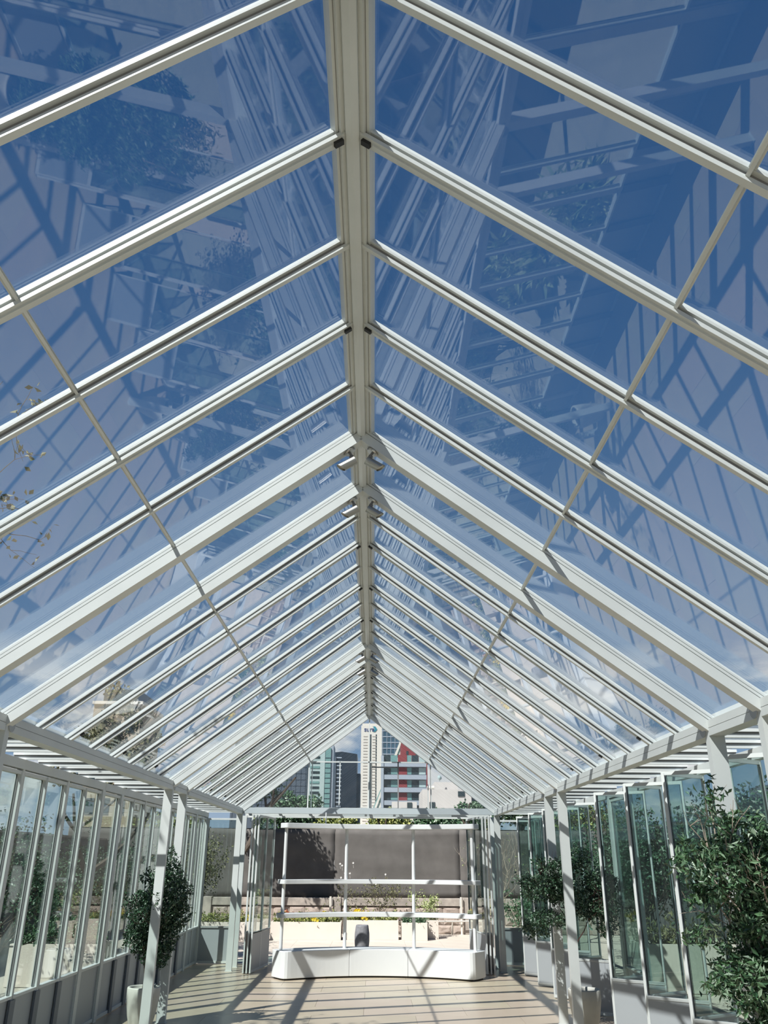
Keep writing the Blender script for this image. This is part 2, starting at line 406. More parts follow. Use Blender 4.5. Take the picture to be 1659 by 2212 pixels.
lc = MB(); lc.box(-.018, .004, -.055, .055, .012, .562); lcm = lc.mesh('lower_strip', M['dark_strip'])  # darker grey strip, kick panel height, at each left upright and leaf joint
mw_ = MB(); mw_.box(-.035, .035, 0, .10, 0, 2.43); mwm = mw_.mesh('corner_upright', M['paint'])
for i, (a, c) in enumerate(MODS):
    for s, root in ((-1, wl), (1, wr)):
        for y in (a, c): put('corner_upright', mwm, root, loc=(s*(XO+.035), y, 0))
    for k in range(0, 8, 2):      # left: shut bifold doors
        d = door('shut pair of narrow glazed door leaves in the left wall, number %d counted from the far end' % ((3-i)*4+4-k//2))
        y0 = a+.10 if k == 0 else a+k*U+.036+.022
        ym = a+(k+1)*U+.036; y2 = c if k == 6 else a+(k+2)*U+.036-.022
        leaf(d, (-XO-.035, y0), (-XO-.035, ym-.003)); leaf(d, (-XO-.035, ym+.003), (-XO-.035, y2))
        for kk in (k, k+1):
            if kk: put('lower_strip', lcm, wl, loc=(-XO, a+kk*U+.036, 0))
        if k: put('upright', mum, wl, loc=(-XO-.035, a+k*U+.036, 0))
    for k in range(2, 9, 2):      # right: each pair folded open into a V
        if a < -6: continue
        d = door('folded open pair of glazed door leaves on the right side, number %d counted from the far end' % ((3-i)*4+5-k//2))
        yh = a+k*U-.03 if k < 8 else c-.02
        ap = (2.575, yh-.30)
        leaf(d, (XO+.01, yh-.005), (ap[0]+.003, ap[1]+.013), True); leaf(d, (ap[0], ap[1]-.013), (XO+.01, yh-.63), True)
    if i < 3:                     # narrow fixed leaf between paired frames
        nm_ = ('pair behind the camera', 'nearest pair in view', 'distant pair')[i]
        d = door('fixed glazed leaf of the left wall beside the posts, '+nm_); leaf(d, (-XO-.035, c+.10), (-XO-.035, MODS[i+1][0]))
        d = door('fixed glazed leaf of the right wall beside the posts, '+nm_); leaf(d, (XO+.035, c+.10), (XO+.035, MODS[i+1][0]))
# end aisle sides and back
for s in (-1, 1):
    d = door('fixed glazed leaf closing the %s side of the end aisle' % ('left' if s < 0 else 'right'))
    leaf(d, (s*(XO+.035), YF+.10), (s*(XO+.035), YF+.56)); leaf(d, (s*(XO+.035), YF+.565), (s*(XO+.035), YE))
    d = door('glazed end leaf beside the %s outer corner' % ('left' if s < 0 else 'right'))
    leaf(d, (s*XO, YE+.035) if s < 0 else (2.42, YE+.035), (-2.42, YE+.035) if s < 0 else (XO, YE+.035))
    root = wl if s < 0 else wr
    put('corner_upright', mwm, root, loc=(s*(XO+.035), YE-.03, 0)); put('corner_upright', mwm, root, loc=(s*2.38, YE-.03, 0))
    d = door('stack of glazed leaves folded back at the %s side of the wide end opening' % ('left' if s < 0 else 'right'))
    o = .09 if s > 0 else 0
    leaf(d, (s*(1.885+o), 14.96), (s*(1.81+o), 15.53), True); leaf(d, (s*(1.81+o), 15.535), (s*(1.735+o), 16.10) , True)
    leaf(d, (s*(1.940+o), 14.95), (s*(1.905+o), 15.53), True); leaf(d, (s*(1.995+o), 14.95), (s*(2.00+o), 15.53) , True)

# ------------------------------------------------------------------ floor, terrace, ground
floor = empty('floor', kind='structure', label='beige stone floor of large staggered slabs')
b = MB(); b.box(-3.1, 3.1, YB, YE+.1, -.12, -.006); put('joint_bed', b.mesh('joint_bed', M['joint']), floor)
TX, TY = 1.24, .62
tm = {}
def tile_mesh(wx, wy, mt):
    k = (round(wx, 3), round(wy, 3), mt)
    if k not in tm:
        g = MB(); g.box(.0015, wx-.0015, .0015, wy-.0015, -.03, 0); tm[k] = g.mesh('tile', M[mt])
    return tm[k]
tiles_mats = ['tile', 'tile_b', 'tile_c']
M['tile_b'] = mat('beige_stone_rosy', (.49,.40,.31), .28, var=.10, vscale=1.3, bump=.02, bscale=30)
M['tile_c'] = mat('beige_stone_sand', (.50,.43,.315), .28, var=.12, vscale=1.9, bump=.02, bscale=30)
row = 0; y = YB
while y < YE+.09:
    wy = min(TY, YE+.10-y); x = -3.1 - (TX/2 if row % 2 else 0)
    while x < 3.09:
        xa = max(x, -3.1); xb = min(x+TX, 3.1)
        if xb-xa > .02 and y > -5.5: put('tile', tile_mesh(xb-xa, wy, tiles_mats[R.randrange(3)]), floor, loc=(xa, y, 0))
        x += TX
    y += TY; row += 1
ter = empty('ground', kind='structure', label='pale stone terrace behind the pavilion')
b = MB(); b.box(-60, 60, -40, 400, -.4, -.05); put('ground_base', b.mesh('ground_base', M['ground']), ter)
b = MB(); b.box(-8, 8, -12, 23, -.05, -.012); put('terrace_bed', b.mesh('terrace_bed', M['ground']), ter)
for i in range(10):
    for j in range(8):
        put('slab', tile_mesh(.82, .82, 'terrace'), ter, loc=(-4.1+i*.82, YE+.12+j*.82, -.004))

# ------------------------------------------------------------------ curved white counter and shelves
CCX, CCY = .2, 12.02
def arc_pts(r_, t0, t1, n): return [(CCX+r_*math.sin(t0+(t1-t0)*i/n), CCY+r_*math.cos(t0+(t1-t0)*i/n)) for i in range(n+1)]
def arc_slab(r0, r1, t0, t1, z0, z1, n=14, rc=0.0, b0=True, b1=True, mi=0, mb=None):
    inner = arc_pts(r0, t0, t1, n); outer = arc_pts(r1, t0, t1, n)
    mb = mb or MB()
    ring = inner + outer[::-1]
    if rc:                                   # round the corners that are free
        def fillet(prev, cur, nxt):
            a = Vector(prev)-Vector(cur); c = Vector(nxt)-Vector(cur); a.normalize(); c.normalize()
            pa, pc = Vector(cur)+a*rc, Vector(cur)+c*rc
            return [tuple((1-t)**2*pa + 2*(1-t)*t*Vector(cur) + t*t*pc) for t in (0, .25, .5, .75, 1)]
        k = len(inner); res = []
        for i, p in enumerate(ring):
            corner = (i == 0 and b0) or (i == k-1 and b1) or (i == k and b1) or (i == len(ring)-1 and b0)
            far = lambda q: (Vector(q)-Vector(p)).length > 1e-5
            if corner: res += fillet(ring[i-1], p, ring[(i+1) % len(ring)])
            else:
                near = any((Vector(p)-Vector(ring[j])).length < rc*.9 for j, fl in ((0, b0), (k-1, b1), (k, b1), (len(ring)-1, b0)) if fl)
                if not near: res.append(p)
        ring = res
    n_ = len(ring); vs = [(x, y, z0) for x, y in ring] + [(x, y, z1) for x, y in ring]
    mb.add(vs, [tuple(range(n_)), tuple(range(2*n_-1, n_-1, -1))] + [(i, i+n_, (i+1) % n_+n_, (i+1) % n_) for i in range(n_)], mi)
    return mb
counter = empty('display_counter', (CCX, CCY+2.8, 0), label='curved white display counter with three thin shelves on white poles, in the end opening', cat='counter')
off = (-CCX, -(CCY+2.8), 0)
TH = math.radians(34.2); T3 = math.radians(10.3)
for a, c, e0, e1 in ((-TH, -T3, True, False), (-T3+.001, T3-.001, False, False), (T3, TH, False, True)):
    o = put('counter_section', arc_slab(2.60, 3.07, a, c, .022, .395, rc=.12, b0=e0, b1=e1).mesh('counter_section', M['white']), counter, loc=off, bevel=.008)
o = put('plinth', arc_slab(2.66, 3.0, -TH*.97, TH*.97, 0.0, .022, 20).mesh('plinth', M['black']), counter, loc=off)
TS = math.radians(34.6)
for z0, z1 in ((.852, .918), (1.342, 1.408), (2.185, 2.262)):
    put('shelf', arc_slab(2.70, 2.93, -TS, TS, z0, z1, 28, rc=.05).mesh('shelf', M['white']), counter, loc=off, bevel=.006)
for t in (-33.0, -11.3, 11.6, 32.4):
    t = math.radians(t); x, y = CCX+2.84*math.sin(t), CCY+2.84*math.cos(t)
    g = MB(); g.tube((x, y, .395), (x, y, 2.185), .028, .028, 14)
    put('pole', g.mesh('pole', M['white'], smooth=True), counter, loc=off)
g = MB(); g.tube((-.72, 14.78, 2.262), (-.72, 14.78, 2.45), .010, .010, 8); put('hanger', g.mesh('hanger', M['white']), counter, loc=off)
# small pale block candle on the low shelf
jx, jy = CCX+2.82*math.sin(math.radians(31)), CCY+2.82*math.cos(math.radians(31))
g = MB(); g.box(-.032, .032, -.032, .032, 0, .052); g.tube((0,0,.052),(0,0,.060),.002,.002,5)
put('candle', g.mesh('candle', M['jar']), loc=(jx, jy, .919), label='small pale yellow block candle on the lowest curved shelf, near its end', cat='candle', bevel=.005)

# ------------------------------------------------------------------ spotlights on the heavy rafters near the ridge
def spot_meshes():
    d = MB(); d.lathe([(.0,0),(.040,0),(.040,-.006),(.034,-.013),(.0,-.014)], 24)
    a = MB(); a.tube((0,0,-.012),(0,0,-.042),.0085,.0085,10,cap=True); a.tube((-.012,0,-.042),(.014,0,-.042),.011,.011,10,cap=True); a.tube((0,0,-.03),(0,0,-.034),.0105,.0105,10,cap=True)
    h = MB(); n = 20; vs = []
    for k in (0, 1):
        for i in range(n):
            t = 2*math.pi*i/n; yy, zz = .028*math.cos(t), .028*math.sin(t)
            vs.append((.006+(k*(.105 + zz*.55)), yy, zz-.055))
    h.add(vs, [(i, (i+1) % n, (i+1) % n+n, i+n) for i in range(n)] + [tuple(range(n-1, -1, -1))], 0)
    vs2 = [(x-.012 if x > .05 else x, y*.9, (z+.055)*.9-.055) for x, y, z in vs[n:]]
    h.add(vs2, [tuple(range(n))], 1)
    return d.mesh('mount_disc', M['steel']), a.mesh('swivel', M['seam']), h.mesh('lamp_head', M['steel'], M['lens'], smooth=False)
sd, sa, sh = spot_meshes()
def spot(x, y, z, s, lab, grp):
    o = empty('spotlight', (x, y, z), rot=(0, 0, 0 if s > 0 else math.pi), label=lab, cat='spotlight', group=grp)
    put('mount_disc', sd, o, rot=(0, math.radians(34), 0)); put('swivel', sa, o, rot=(0, math.radians(22), 0)); put('lamp_head', sh, o, loc=(-.016, 0, -.012), rot=(0, math.radians(31), 0))
for i, y in enumerate(HEAVY):
    if y < 3 or y > 12: continue
    near = {0: 'second farther frame', 1: ''}
    which = ['first of the nearer pair of frames', 'second of the nearer pair of frames', 'first of the distant pair of frames', 'second of the distant pair of frames'][[j for j, q in enumerate([v for v in HEAVY if 3 < v < 12]) if abs(q-y) < .01][0]]
    for s in (-1, 1):
        x = s*.074; z = P0-SL*abs(x)-.074
        spot(x, y+.036, z, s, 'small silver spotlight under the %s, on the %s slope' % (which, 'left' if s < 0 else 'right'), 'ridge spotlights')

# ------------------------------------------------------------------ vegetation
def leaf_cloud(pts, rng, n_per=6, size=.03, wr_=.30, spread=.03, droop=.25):
    b = MB(); V, Fc = b.v, b.f
    for P in pts:
        ax = Vector((rng.gauss(0,1), rng.gauss(0,1), rng.gauss(0,1)-droop)).normalized()
        for k in range(n_per):
            d = (ax*.6 + Vector((rng.gauss(0,1), rng.gauss(0,1), rng.gauss(0,1)))*.65).normalized()
            q = Vector(P) + Vector((rng.gauss(0,1), rng.gauss(0,1), rng.gauss(0,1)))*spread*.5
            s_ = size*rng.uniform(.65, 1.3); sd_ = d.cross(Vector((rng.gauss(0,1), rng.gauss(0,1), rng.gauss(0,1)))).normalized()*s_*wr_
            nn = d.cross(sd_).normalized()*s_*.12
            i = len(V)
            V.append(tuple(q)); V.append(tuple(q+d*s_*.5+sd_+nn)); V.append(tuple(q+d*s_)); V.append(tuple(q+d*s_*.5-sd_+nn))
            Fc.append((i, i+1, i+2)); Fc.append((i, i+2, i+3)); b.mi += [0, 0]
    return b
def grow(b, base, d, length, rad, depth, rng, tips, bend=.25, split=(2,3), taper=.62, up=.1, shrink=.72):
    P = Vector(base); d = Vector(d).normalized(); segs = 3
    for i in range(segs):
        nd = (d + Vector((rng.gauss(0,1), rng.gauss(0,1), rng.gauss(0,1)))*bend*.45 + Vector((0,0,up))).normalized()
        Q = P + nd*length/segs; r0 = rad*(1-(1-taper)*i/segs); r1 = rad*(1-(1-taper)*(i+1)/segs)
        b.tube(P, Q, r0, r1, 6 if rad > .01 else 4); P = Q; d = nd
        if depth <= 1: tips.append(tuple(P))
    if depth > 0:
        for k in range(rng.randint(*split)):
            nd = (d + Vector((rng.gauss(0,1), rng.gauss(0,1), rng.gauss(0,.7)))*.62).normalized()
            grow(b, P, nd, length*shrink*rng.uniform(.8,1.15), rad*taper, depth-1, rng, tips, bend, split, taper, up, shrink)
    else: tips.append(tuple(P))
def blob_pts(blobs, n, rng):
    out_ = []; tot = sum(r[3]*r[4]*r[5] for r in blobs)
    for cx, cy_, cz, rx, ry, rz in blobs:
        k = int(n*rx*ry*rz/tot)
        for _ in range(k):
            while True:
                v = Vector((rng.uniform(-1,1), rng.uniform(-1,1), rng.uniform(-1,1)))
                l_ = v.length
                if l_ < 1 and rng.random() < .25+.75*l_**1.5: break
            wob = 1+.16*math.sin(5*v.x+3*cx)*math.cos(4*v.z+2*cz)
            out_.append((cx+v.x*rx*wob, cy_+v.y*ry*wob, cz+v.z*rz*wob))
    return out_

def pot(root, rim_r, base_r, h, m_):
    b = MB()
    prof = [(base_r*.96, 0), (base_r, .01), (base_r+(rim_r-base_r)*.55, h*.35), (rim_r*.99, h*.75), (rim_r, h-.012), (rim_r-.006, h), (rim_r-.026, h), (rim_r-.032, h-.01), (rim_r-.034, h-.05), (0.001, h-.05)]
    b.lathe(prof, 36); put('pot', b.mesh('pot', m_, smooth=True), root)
    s_ = MB(); s_.lathe([(0.001, h-.042), (rim_r-.036, h-.046)], 28); put('soil', s_.mesh('soil', M['soil']), root)

# potted tree by the left pair of posts
rg = random.Random(11)
pt = empty('potted_tree', (-2.41, 10.27, 0), label='dense dark green potted tree in a tall cream pot beside the left pair of posts', cat='potted plant')
pot(pt, .178, .115, .41, M['potcream'])
b = MB(); tips = []
for dx, dy in ((.01,.0), (-.03,.02), (.03,-.02)):
    grow(b, (dx*.6, dy, .36), (dx*3, dy*3, 1), .42, .014, 3, rg, tips, up=.25)
put('trunk', b.mesh('trunk', M['bark']), pt)
blobs = [(-.05,0,.98,.22,.22,.26), (.16,0,1.32,.23,.22,.30), (.10,0,.92,.24,.22,.22), (.12,-.02,1.62,.13,.13,.19), (-.12,.02,1.24,.14,.15,.14), (.10,0,.72,.16,.15,.14), (.30,0,1.12,.14,.13,.14), (-.10,0,1.50,.09,.09,.10)]
put('foliage', leaf_cloud(blob_pts(blobs, 2300, rg)+[t for t in tips if t[2] > .75], rg, 6, .032, .30, .03).mesh('foliage', M['leafdark']), pt, kind='stuff')

# potted tree by the right pair of posts, farther one
rg = random.Random(5)
pt = empty('potted_tree', (2.445, 10.27, 0), label='open branched potted tree with thin dark red trunk behind the right pair of posts', cat='potted plant')
pot(pt, .178, .115, .41, M['potcream'])
b = MB(); tips = []
b.tube((-.06,0,.36), (-.075,0,.95), .013, .010, 8)
for dx, dz in ((-.55,1.0), (.55,.9), (-.1,1.2), (.3,1.2)):
    grow(b, (-.075, 0, .80 if dx > 0 else .95), (dx, rg.uniform(-.3,.3), dz), .34, .008, 3, rg, tips, up=.08)
put('trunk', b.mesh('trunk', M['barkred']), pt)
blobs = [(-.40,0,1.42,.26,.22,.15), (-.22,0,1.60,.24,.20,.14), (-.10,0,1.38,.20,.2,.15), (.28,0,1.46,.20,.2,.16), (.30,0,1.22,.20,.18,.13), (-.34,0,1.10,.24,.2,.09), (-.62,0,1.50,.14,.1,.05), (.05,0,1.72,.14,.14,.12), (-.50,0,1.0,.16,.14,.09), (.33,0,1.02,.12,.12,.12), (.10,0,1.2,.16,.16,.12), (-.42,0,1.72,.07,.06,.05), (-.02,0,1.84,.05,.05,.06)]
put('foliage', leaf_cloud(blob_pts(blobs, 1750, rg), rg, 6, .034, .28, .035).mesh('foliage', M['leafdark']), pt, kind='stuff')

# big potted tree by the nearest right post
rg = random.Random(3)
pt = empty('potted_tree', (2.42, 4.92, 0), label='large leafy potted tree by the nearest right post, filling that lower corner', cat='potted plant')
pot(pt, .19, .12, .42, M['potcream'])
b = MB(); tips = []
b.tube((0,0,.36), (-.16,.05,1.05), .026, .019, 10); b.tube((-.16,.05,1.05), (-.14,.0,1.45), .019, .012, 8)
for k in range(7):
    grow(b, (-.15, .03, rg.uniform(.85,1.45)), (rg.uniform(-.9,.9), rg.uniform(-.6,.6), rg.uniform(.3,1)), .30, .009, 3, rg, tips, up=.08)
put('trunk', b.mesh('trunk', M['barkpale']), pt)
blobs = [(-.38,.0,1.66,.22,.2,.18), (-.20,.05,1.82,.16,.16,.16), (.0,0,1.62,.26,.24,.22), (.26,0,1.62,.24,.24,.24), (-.12,0,1.36,.30,.24,.18), (.22,0,1.30,.28,.26,.24), (-.34,0,1.12,.20,.2,.15), (-.06,-.04,1.12,.22,.2,.16), (-.16,-.04,.84,.24,.22,.18), (.20,0,.95,.26,.26,.24), (-.06,0,.62,.24,.22,.16), (-.30,.1,1.98,.06,.06,.12), (-.36,.1,2.10,.035,.035,.09), (-.56,.0,1.70,.10,.08,.05), (-.54,-.02,1.36,.10,.08,.07), (.1,0,1.86,.08,.08,.10)]
put('foliage', leaf_cloud(blob_pts(blobs, 2500, rg), rg, 9, .046, .19, .03).mesh('foliage', M['leafmid']), pt, kind='stuff')

# tall vase behind the counter
g = MB(); prof = [(.085,0),(.095,.01),(.125,.14),(.142,.30),(.140,.42),(.122,.545),(.116,.565),(.108,.57),(.100,.565),(.098,.52),(.001,.50)]
g.lathe(prof, 40)
put('vase', g.mesh('vase', M['potgrey'], smooth=True), loc=(-.105, 17.32, -.004), label='tall grey stoneware vase standing behind the curved counter', cat='vase')

# ------------------------------------------------------------------ terrace planters
def planter(x0, x1, y0, y1, h, lab, fol, n, rng, size=.07, flowers=0, grow_h=.16, mt='planter'):
    o = empty('planter', ((x0+x1)/2, (y0+y1)/2, -.004), label=lab, cat='planter')
    hx, hy = (x1-x0)/2, (y1-y0)/2; t = .03; b = MB()
    b.box(-hx, hx, -hy, -hy+t, 0, h); b.box(-hx, hx, hy-t, hy, 0, h); b.box(-hx, -hx+t, -hy+t, hy-t, 0, h); b.box(hx-t, hx, -hy+t, hy-t, 0, h)
    put('box', b.mesh('box', M[mt]), o, bevel=.004)
    b = MB(); b.box(-hx+t, hx-t, -hy+t, hy-t, h-.09, h-.05); put('soil', b.mesh('soil', M['soil']), o)
    pts = [(rng.uniform(-hx+.05, hx-.05), rng.uniform(-hy+.05, hy-.03), h-.04+abs(rng.gauss(0, .5))*grow_h) for _ in range(n)]
    put('plants', leaf_cloud(pts, rng, 6, size, .16, .05, droop=-.6).mesh('plants', M[fol]), o, kind='stuff')
    for k in range(flowers):
        b = MB(); cx, cz = rng.uniform(-hx*.6, hx*.6), h+grow_h*.55+rng.uniform(-.05,.10)
        if flowers > 3: cx = -.32+rng.gauss(0, .05) if k % 2 else -.12+rng.gauss(0,.04)
        for j in range(9):
            px, py, pz = cx+rng.gauss(0,.03), rng.uniform(-hy, -hy*.3), cz+rng.gauss(0,.03)
            for a in range(5):
                t0, t1 = a*1.257, a*1.257+.9
                b.add([(px,py,pz), (px+.03*math.cos(t0), py-.012, pz+.03*math.sin(t0)), (px+.036*math.cos((t0+t1)/2), py-.016, pz+.036*math.sin((t0+t1)/2)), (px+.03*math.cos(t1), py-.012, pz+.03*math.sin(t1))], [(0,1,2,3)])
        put('flower', b.mesh('flower', M['yellow']), o, kind='stuff')
    return o
rg = random.Random(21)
planter(-2.28, -.64, 21.1, 21.75, .375, 'long cream planter box with a small yellow flower tuft, left end of the terrace row', 'leafhedge', 330, rg, flowers=2)
planter(-.60, .70, 21.25, 21.8, .41, 'cream planter box with big yellow flowers behind the grey vase', 'leafhedge', 260, rg, flowers=10)
planter(.77, 1.37, 21.1, 21.7, .372, 'short cream planter box with dark green plants', 'leafmid', 170, rg)
planter(1.40, 1.66, 21.55, 21.95, .40, 'narrow cream planter box at the right end of the terrace row', 'leafolive', 60, rg)
planter(-4.3, -2.42, 20.7, 21.15, .39, 'cream planter box seen beyond the folded doors on the left', 'leafhedge', 300, rg)
# garden wall and planting seen through the right doors
planter(4.0, 6.9, 13.1, 13.8, .62, 'tall cream planting trough outside the folded doors on the right', 'leafolive', 420, rg, size=.09, grow_h=.3)
planter(-5.2, -3.9, 13.4, 14.1, .55, 'cream planting trough outside the left windows', 'leafmid', 260, rg, size=.09, grow_h=.25)
planter(-4.6, -4.15, 8.8, 9.25, .46, 'pale grey cube planter with spiky grass outside the left windows', 'grassy', 60, rg, size=.30, grow_h=.05, mt='potcream')
planter(-5.6, -4.6, 9.7, 10.6, .50, 'low dark grey trough behind the cube planter outside the left windows', 'grassy', 160, rg, size=.2, grow_h=.1, mt='concrete')

# ------------------------------------------------------------------ boundary: stone wall with shade cloth fence
wf = empty('wall_back', (0, 0, 0), kind='structure', label='split stone boundary wall with a concrete cap behind the terrace')
rg = random.Random(4)
for r_ in range(3):
    x = -7.9 - (.2 if r_ % 2 else 0)
    while x < 8:
        wd = rg.uniform(.36, .44); g = MB(); pr = rg.uniform(-.012, .012)
        z0, z1 = r_*.207, r_*.207+.199
        # rough block: front face pushed out in the middle
        x0, x1 = x+.004, x+wd-.004; f = 22.97+pr
        vs = [(x0,f,z0),(x1,f,z0),(x1,f,z1),(x0,f,z1),(x0,23.2,z0),(x1,23.2,z0),(x1,23.2,z1),(x0,23.2,z1)] + [(x0+(x1-x0)*u_, f-rg.uniform(.012,.035), z0+(z1-z0)*v_) for u_, v_ in ((.25,.3),(.75,.3),(.75,.72),(.25,.72))]
        g.add(vs, [(0,1,9,8),(1,2,10,9),(2,3,11,10),(3,0,8,11),(8,9,10,11),(1,5,6,2),(4,0,3,7),(3,2,6,7),(0,4,5,1),(5,4,7,6)])
        put('stone_block', g.mesh('stone_block', M['stone']), wf); x += wd
g = MB(); g.box(-8, 8, 23.0, 23.22, 0, .62); put('mortar_core', g.mesh('mortar_core', M['joint']), wf)
for x0, x1 in ((-8, -4.3), (-4.05, -1.0), (-.72, 2.30), (2.62, 5.6), (5.85, 8)):
    g = MB(); g.box(x0, x1, 22.93, 23.22, .632, .812); put('wall_cap', g.mesh('wall_cap', M['cap']), wf, bevel=.008)
for x in (-4.3, -.99, 2.34, 5.6):
    g = MB(); g.box(x+.06, x+.27, 22.90, 23.22, 0, .83); put('pilaster', g.mesh('pilaster', M['cap']), wf, bevel=.01)
fence = empty('shade_fence', (0, 23.2, 0), label='dark brown shade cloth fence stretched above the stone boundary wall', cat='fence')
for i, (x0, x1) in enumerate(((-8,-4.28),(-4.28,-.93),(-.93,2.37),(2.37,5.67),(5.67,8.1))):
    b = MB(); nx, nz_ = 22, 12; vs = []
    for k in range(nz_+1):
        for j in range(nx+1):
            u_, v_ = j/nx, k/nz_; x = x0+(x1-x0)*u_
            dy = .02*math.sin(7*u_+i)*math.sin(math.pi*v_)+.01*math.sin(19*v_+5*u_)-.02*math.exp(-v_*8)*math.sin(25*u_)
            vs.append((x, -.05+dy, .815+1.65*v_ - .02*math.sin(math.pi*u_)*(v_ > .9)))
    n_ = nx+1; b.add(vs, [(k*n_+j, k*n_+j+1, (k+1)*n_+j+1, (k+1)*n_+j) for k in range(nz_) for j in range(nx)])
    o = put('cloth_panel', b.mesh('cloth_panel', M['cloth'], smooth=True), fence); s_ = o.modifiers.new('s', 'SOLIDIFY'); s_.thickness = .004
    b = MB(); b.tube((x0, .0, 0), (x0, .0, 2.5), .028, .028, 10, cap=True); put('fence_post', b.mesh('fence_post', M['seam']), fence)
    b = MB(); b.tube((x0, -.02, .822), (x1, -.02, .822), .012, .012, 6); put('rail', b.mesh('rail', M['black']), fence)
    b = MB(); b.tube((x0, -.0, 2.46), (x1, -.0, 2.46), .012, .012, 6); put('rail', b.mesh('rail', M['black']), fence)
for x, lab in ((-.985, 'slim white pole in front of the fence, beside the left pilaster'), (2.345, 'slim white pole in front of the fence, beside the right pilaster')):
    g = MB(); g.tube((0,0,0),(0,0,.86),.03,.03,12,cap=True); g.lathe([(.05,0),(.05,.012),(.03,.014)],12)
    put('pole', g.mesh('pole', M['bwhite']), loc=(x, 22.84, -.012), label=lab, cat='pole')
g = MB(); g.tube((1.75,22.75,.31),(2.95,22.75,.32),.018,.018,8,cap=True); g.tube((2.1,22.75,.31),(2.08,22.8,0.0),.014,.014,8); g.tube((2.85,22.75,.31),(2.87,22.8,0.0),.014,.014,8)
put('pipe', g.mesh('pipe', M['bwhite']), loc=(0,0,-.012), label='thin white pipe running low in front of the stone wall on its right part', cat='pipe')
# side boundaries
for s, nm in ((-1, 'wall_garden_left'), (1, 'wall_garden_right')):
    r_ = empty(nm, kind='structure', label='plain grey rendered garden wall on the %s side' % ('left' if s < 0 else 'right'))
    for j in range(7):
        y0 = -10+j*4.8; g = MB(); x0 = 7.0 if s > 0 else -7.2
        g.box(x0, x0+.2, y0+.006, y0+4.794, 0, 2.15); put('panel', g.mesh('panel', M['concrete']), r_)
        g = MB(); g.box(x0-.03, x0+.23, y0+.006, y0+4.794, 2.15, 2.19); put('coping', g.mesh('coping', M['cap']), r_)

# ------------------------------------------------------------------ garden plants
def shrub(name, loc, stems, h, lab, leafm, n, rng, size=.06, rad=.5, bark='bark', z0=.0, cat='shrub', lf=5, depth=3, wr_=.3, spread_dir=.5, thick=.018):
    o = empty(name, (loc[0], loc[1], loc[2]), label=lab, cat=cat)
    b = MB(); tips = []
    for k in range(stems):
        grow(b, (rng.uniform(-.08,.08), rng.uniform(-.08,.08), 0), (rng.uniform(-1,1)*spread_dir, rng.uniform(-1,1)*spread_dir, 1), h*.42, thick, depth, rng, tips, up=.12)
    put('stems', b.mesh('stems', M[bark]), o)
    if n:
        pts = []
        for _ in range(n):
            t = rng.choice(tips); pts.append((t[0]+rng.gauss(0, rad*.2), t[1]+rng.gauss(0, rad*.2), max(.05, t[2]+rng.gauss(0, rad*.2))))
        put('foliage', leaf_cloud(pts, rng, lf, size, wr_, size).mesh('foliage', M[leafm]), o, kind='stuff')
    return o
rg = random.Random(31)
shrub('garden_shrub', (-3.75, 18.9, 0), 9, 1.9, 'tall twiggy olive-brown shrub behind the end panel on the left', 'leafolive', 1500, rg, .05, .6, spread_dir=.35)
rb1 = shrub('rose_bush', (-.55, 22.3, 0), 3, 1.15, 'thin rose bush with small white flowers against the cloth fence, left of the vase', 'leafolive', 60, rg, .04, .3, spread_dir=.25, thick=.006, depth=2)
rb2 = shrub('rose_bush', (.30, 22.3, 0), 6, 1.30, 'leggy thin stemmed rose bush against the cloth fence, above the vase', 'leafolive', 170, rg, .045, .35, spread_dir=.3, thick=.006, depth=2)
shrub('garden_shrub', (1.42, 22.2, 0), 3, .95, 'small light green shrub against the cloth fence, right of the vase', 'leafpale', 190, rg, .045, .35, spread_dir=.25, thick=.008, depth=2)
shrub('garden_shrub', (-1.95, 22.4, 0), 4, .62, 'low russet leaved shrub before the stone wall', 'leafred', 110, rg, .055, .25, spread_dir=.5, thick=.006, depth=1)
for x, z in ((-.75,1.62),(-.70,1.58),(-.62,1.40),(-.50,1.40),(-.42,1.64),(.40,1.38),(.16,1.16),(-.72,1.30)):
    g = MB()
    for a in range(6):
        t0 = a*1.047; g.add([(0,0,0),(.02*math.cos(t0-.4),-.008,.02*math.sin(t0-.4)),(.026*math.cos(t0),-.012,.026*math.sin(t0)),(.02*math.cos(t0+.4),-.008,.02*math.sin(t0+.4))],[(0,1,2,3)])
    g.tube((0,.0,-.0),(.01,.02,-.12),.003,.003,4)
    bush = rb1 if x < -.1 else rb2
    put('bloom', g.mesh('bloom', M['whitepetal']), bush, loc=(x-bush.location.x, .05, z), kind='stuff', label='tiny white bloom')
shrub('bare_tree', (4.15, 20.3, 0), 1, 3.2, 'bare tree with dark trunk and pale arching twigs before the fence on the right', 'leafpale', 60, rg, .05, .6, bark='bark', spread_dir=.3, depth=5, thick=.07)
shrub('bare_shrub', (2.9, 22.0, 0), 4, 2.1, 'pale leafless twiggy shrub leaning over the fence behind the counter', 'leafpale', 30, rg, .04, .6, bark='barkpale', spread_dir=.7, depth=4, thick=.012)
shrub('garden_shrub', (3.3, 19.4, 0), 6, 1.0, 'low bright green shrub outside the end panel on the right', 'leafmid', 500, rg, .06, .6, spread_dir=.8, depth=2)
shrub('garden_shrub', (4.95, 10.9, 0), 14, 2.1, 'dense dark many-stemmed shrub outside the folded doors on the right', 'leafdark', 6000, rg, .06, .8, spread_dir=.16, depth=3, thick=.016)
shrub('garden_shrub', (5.1, 17.2, 0), 7, 1.7, 'dark leafy shrub outside beyond the farther folded doors', 'leafdark', 1500, rg, .07, .9, spread_dir=.5)
shrub('garden_shrub', (4.6, 14.9, 0), 8, 2.2, 'dark bushy shrub outside, behind the tall trough on the right', 'leafdark', 2600, rg, .065, .8, spread_dir=.28)
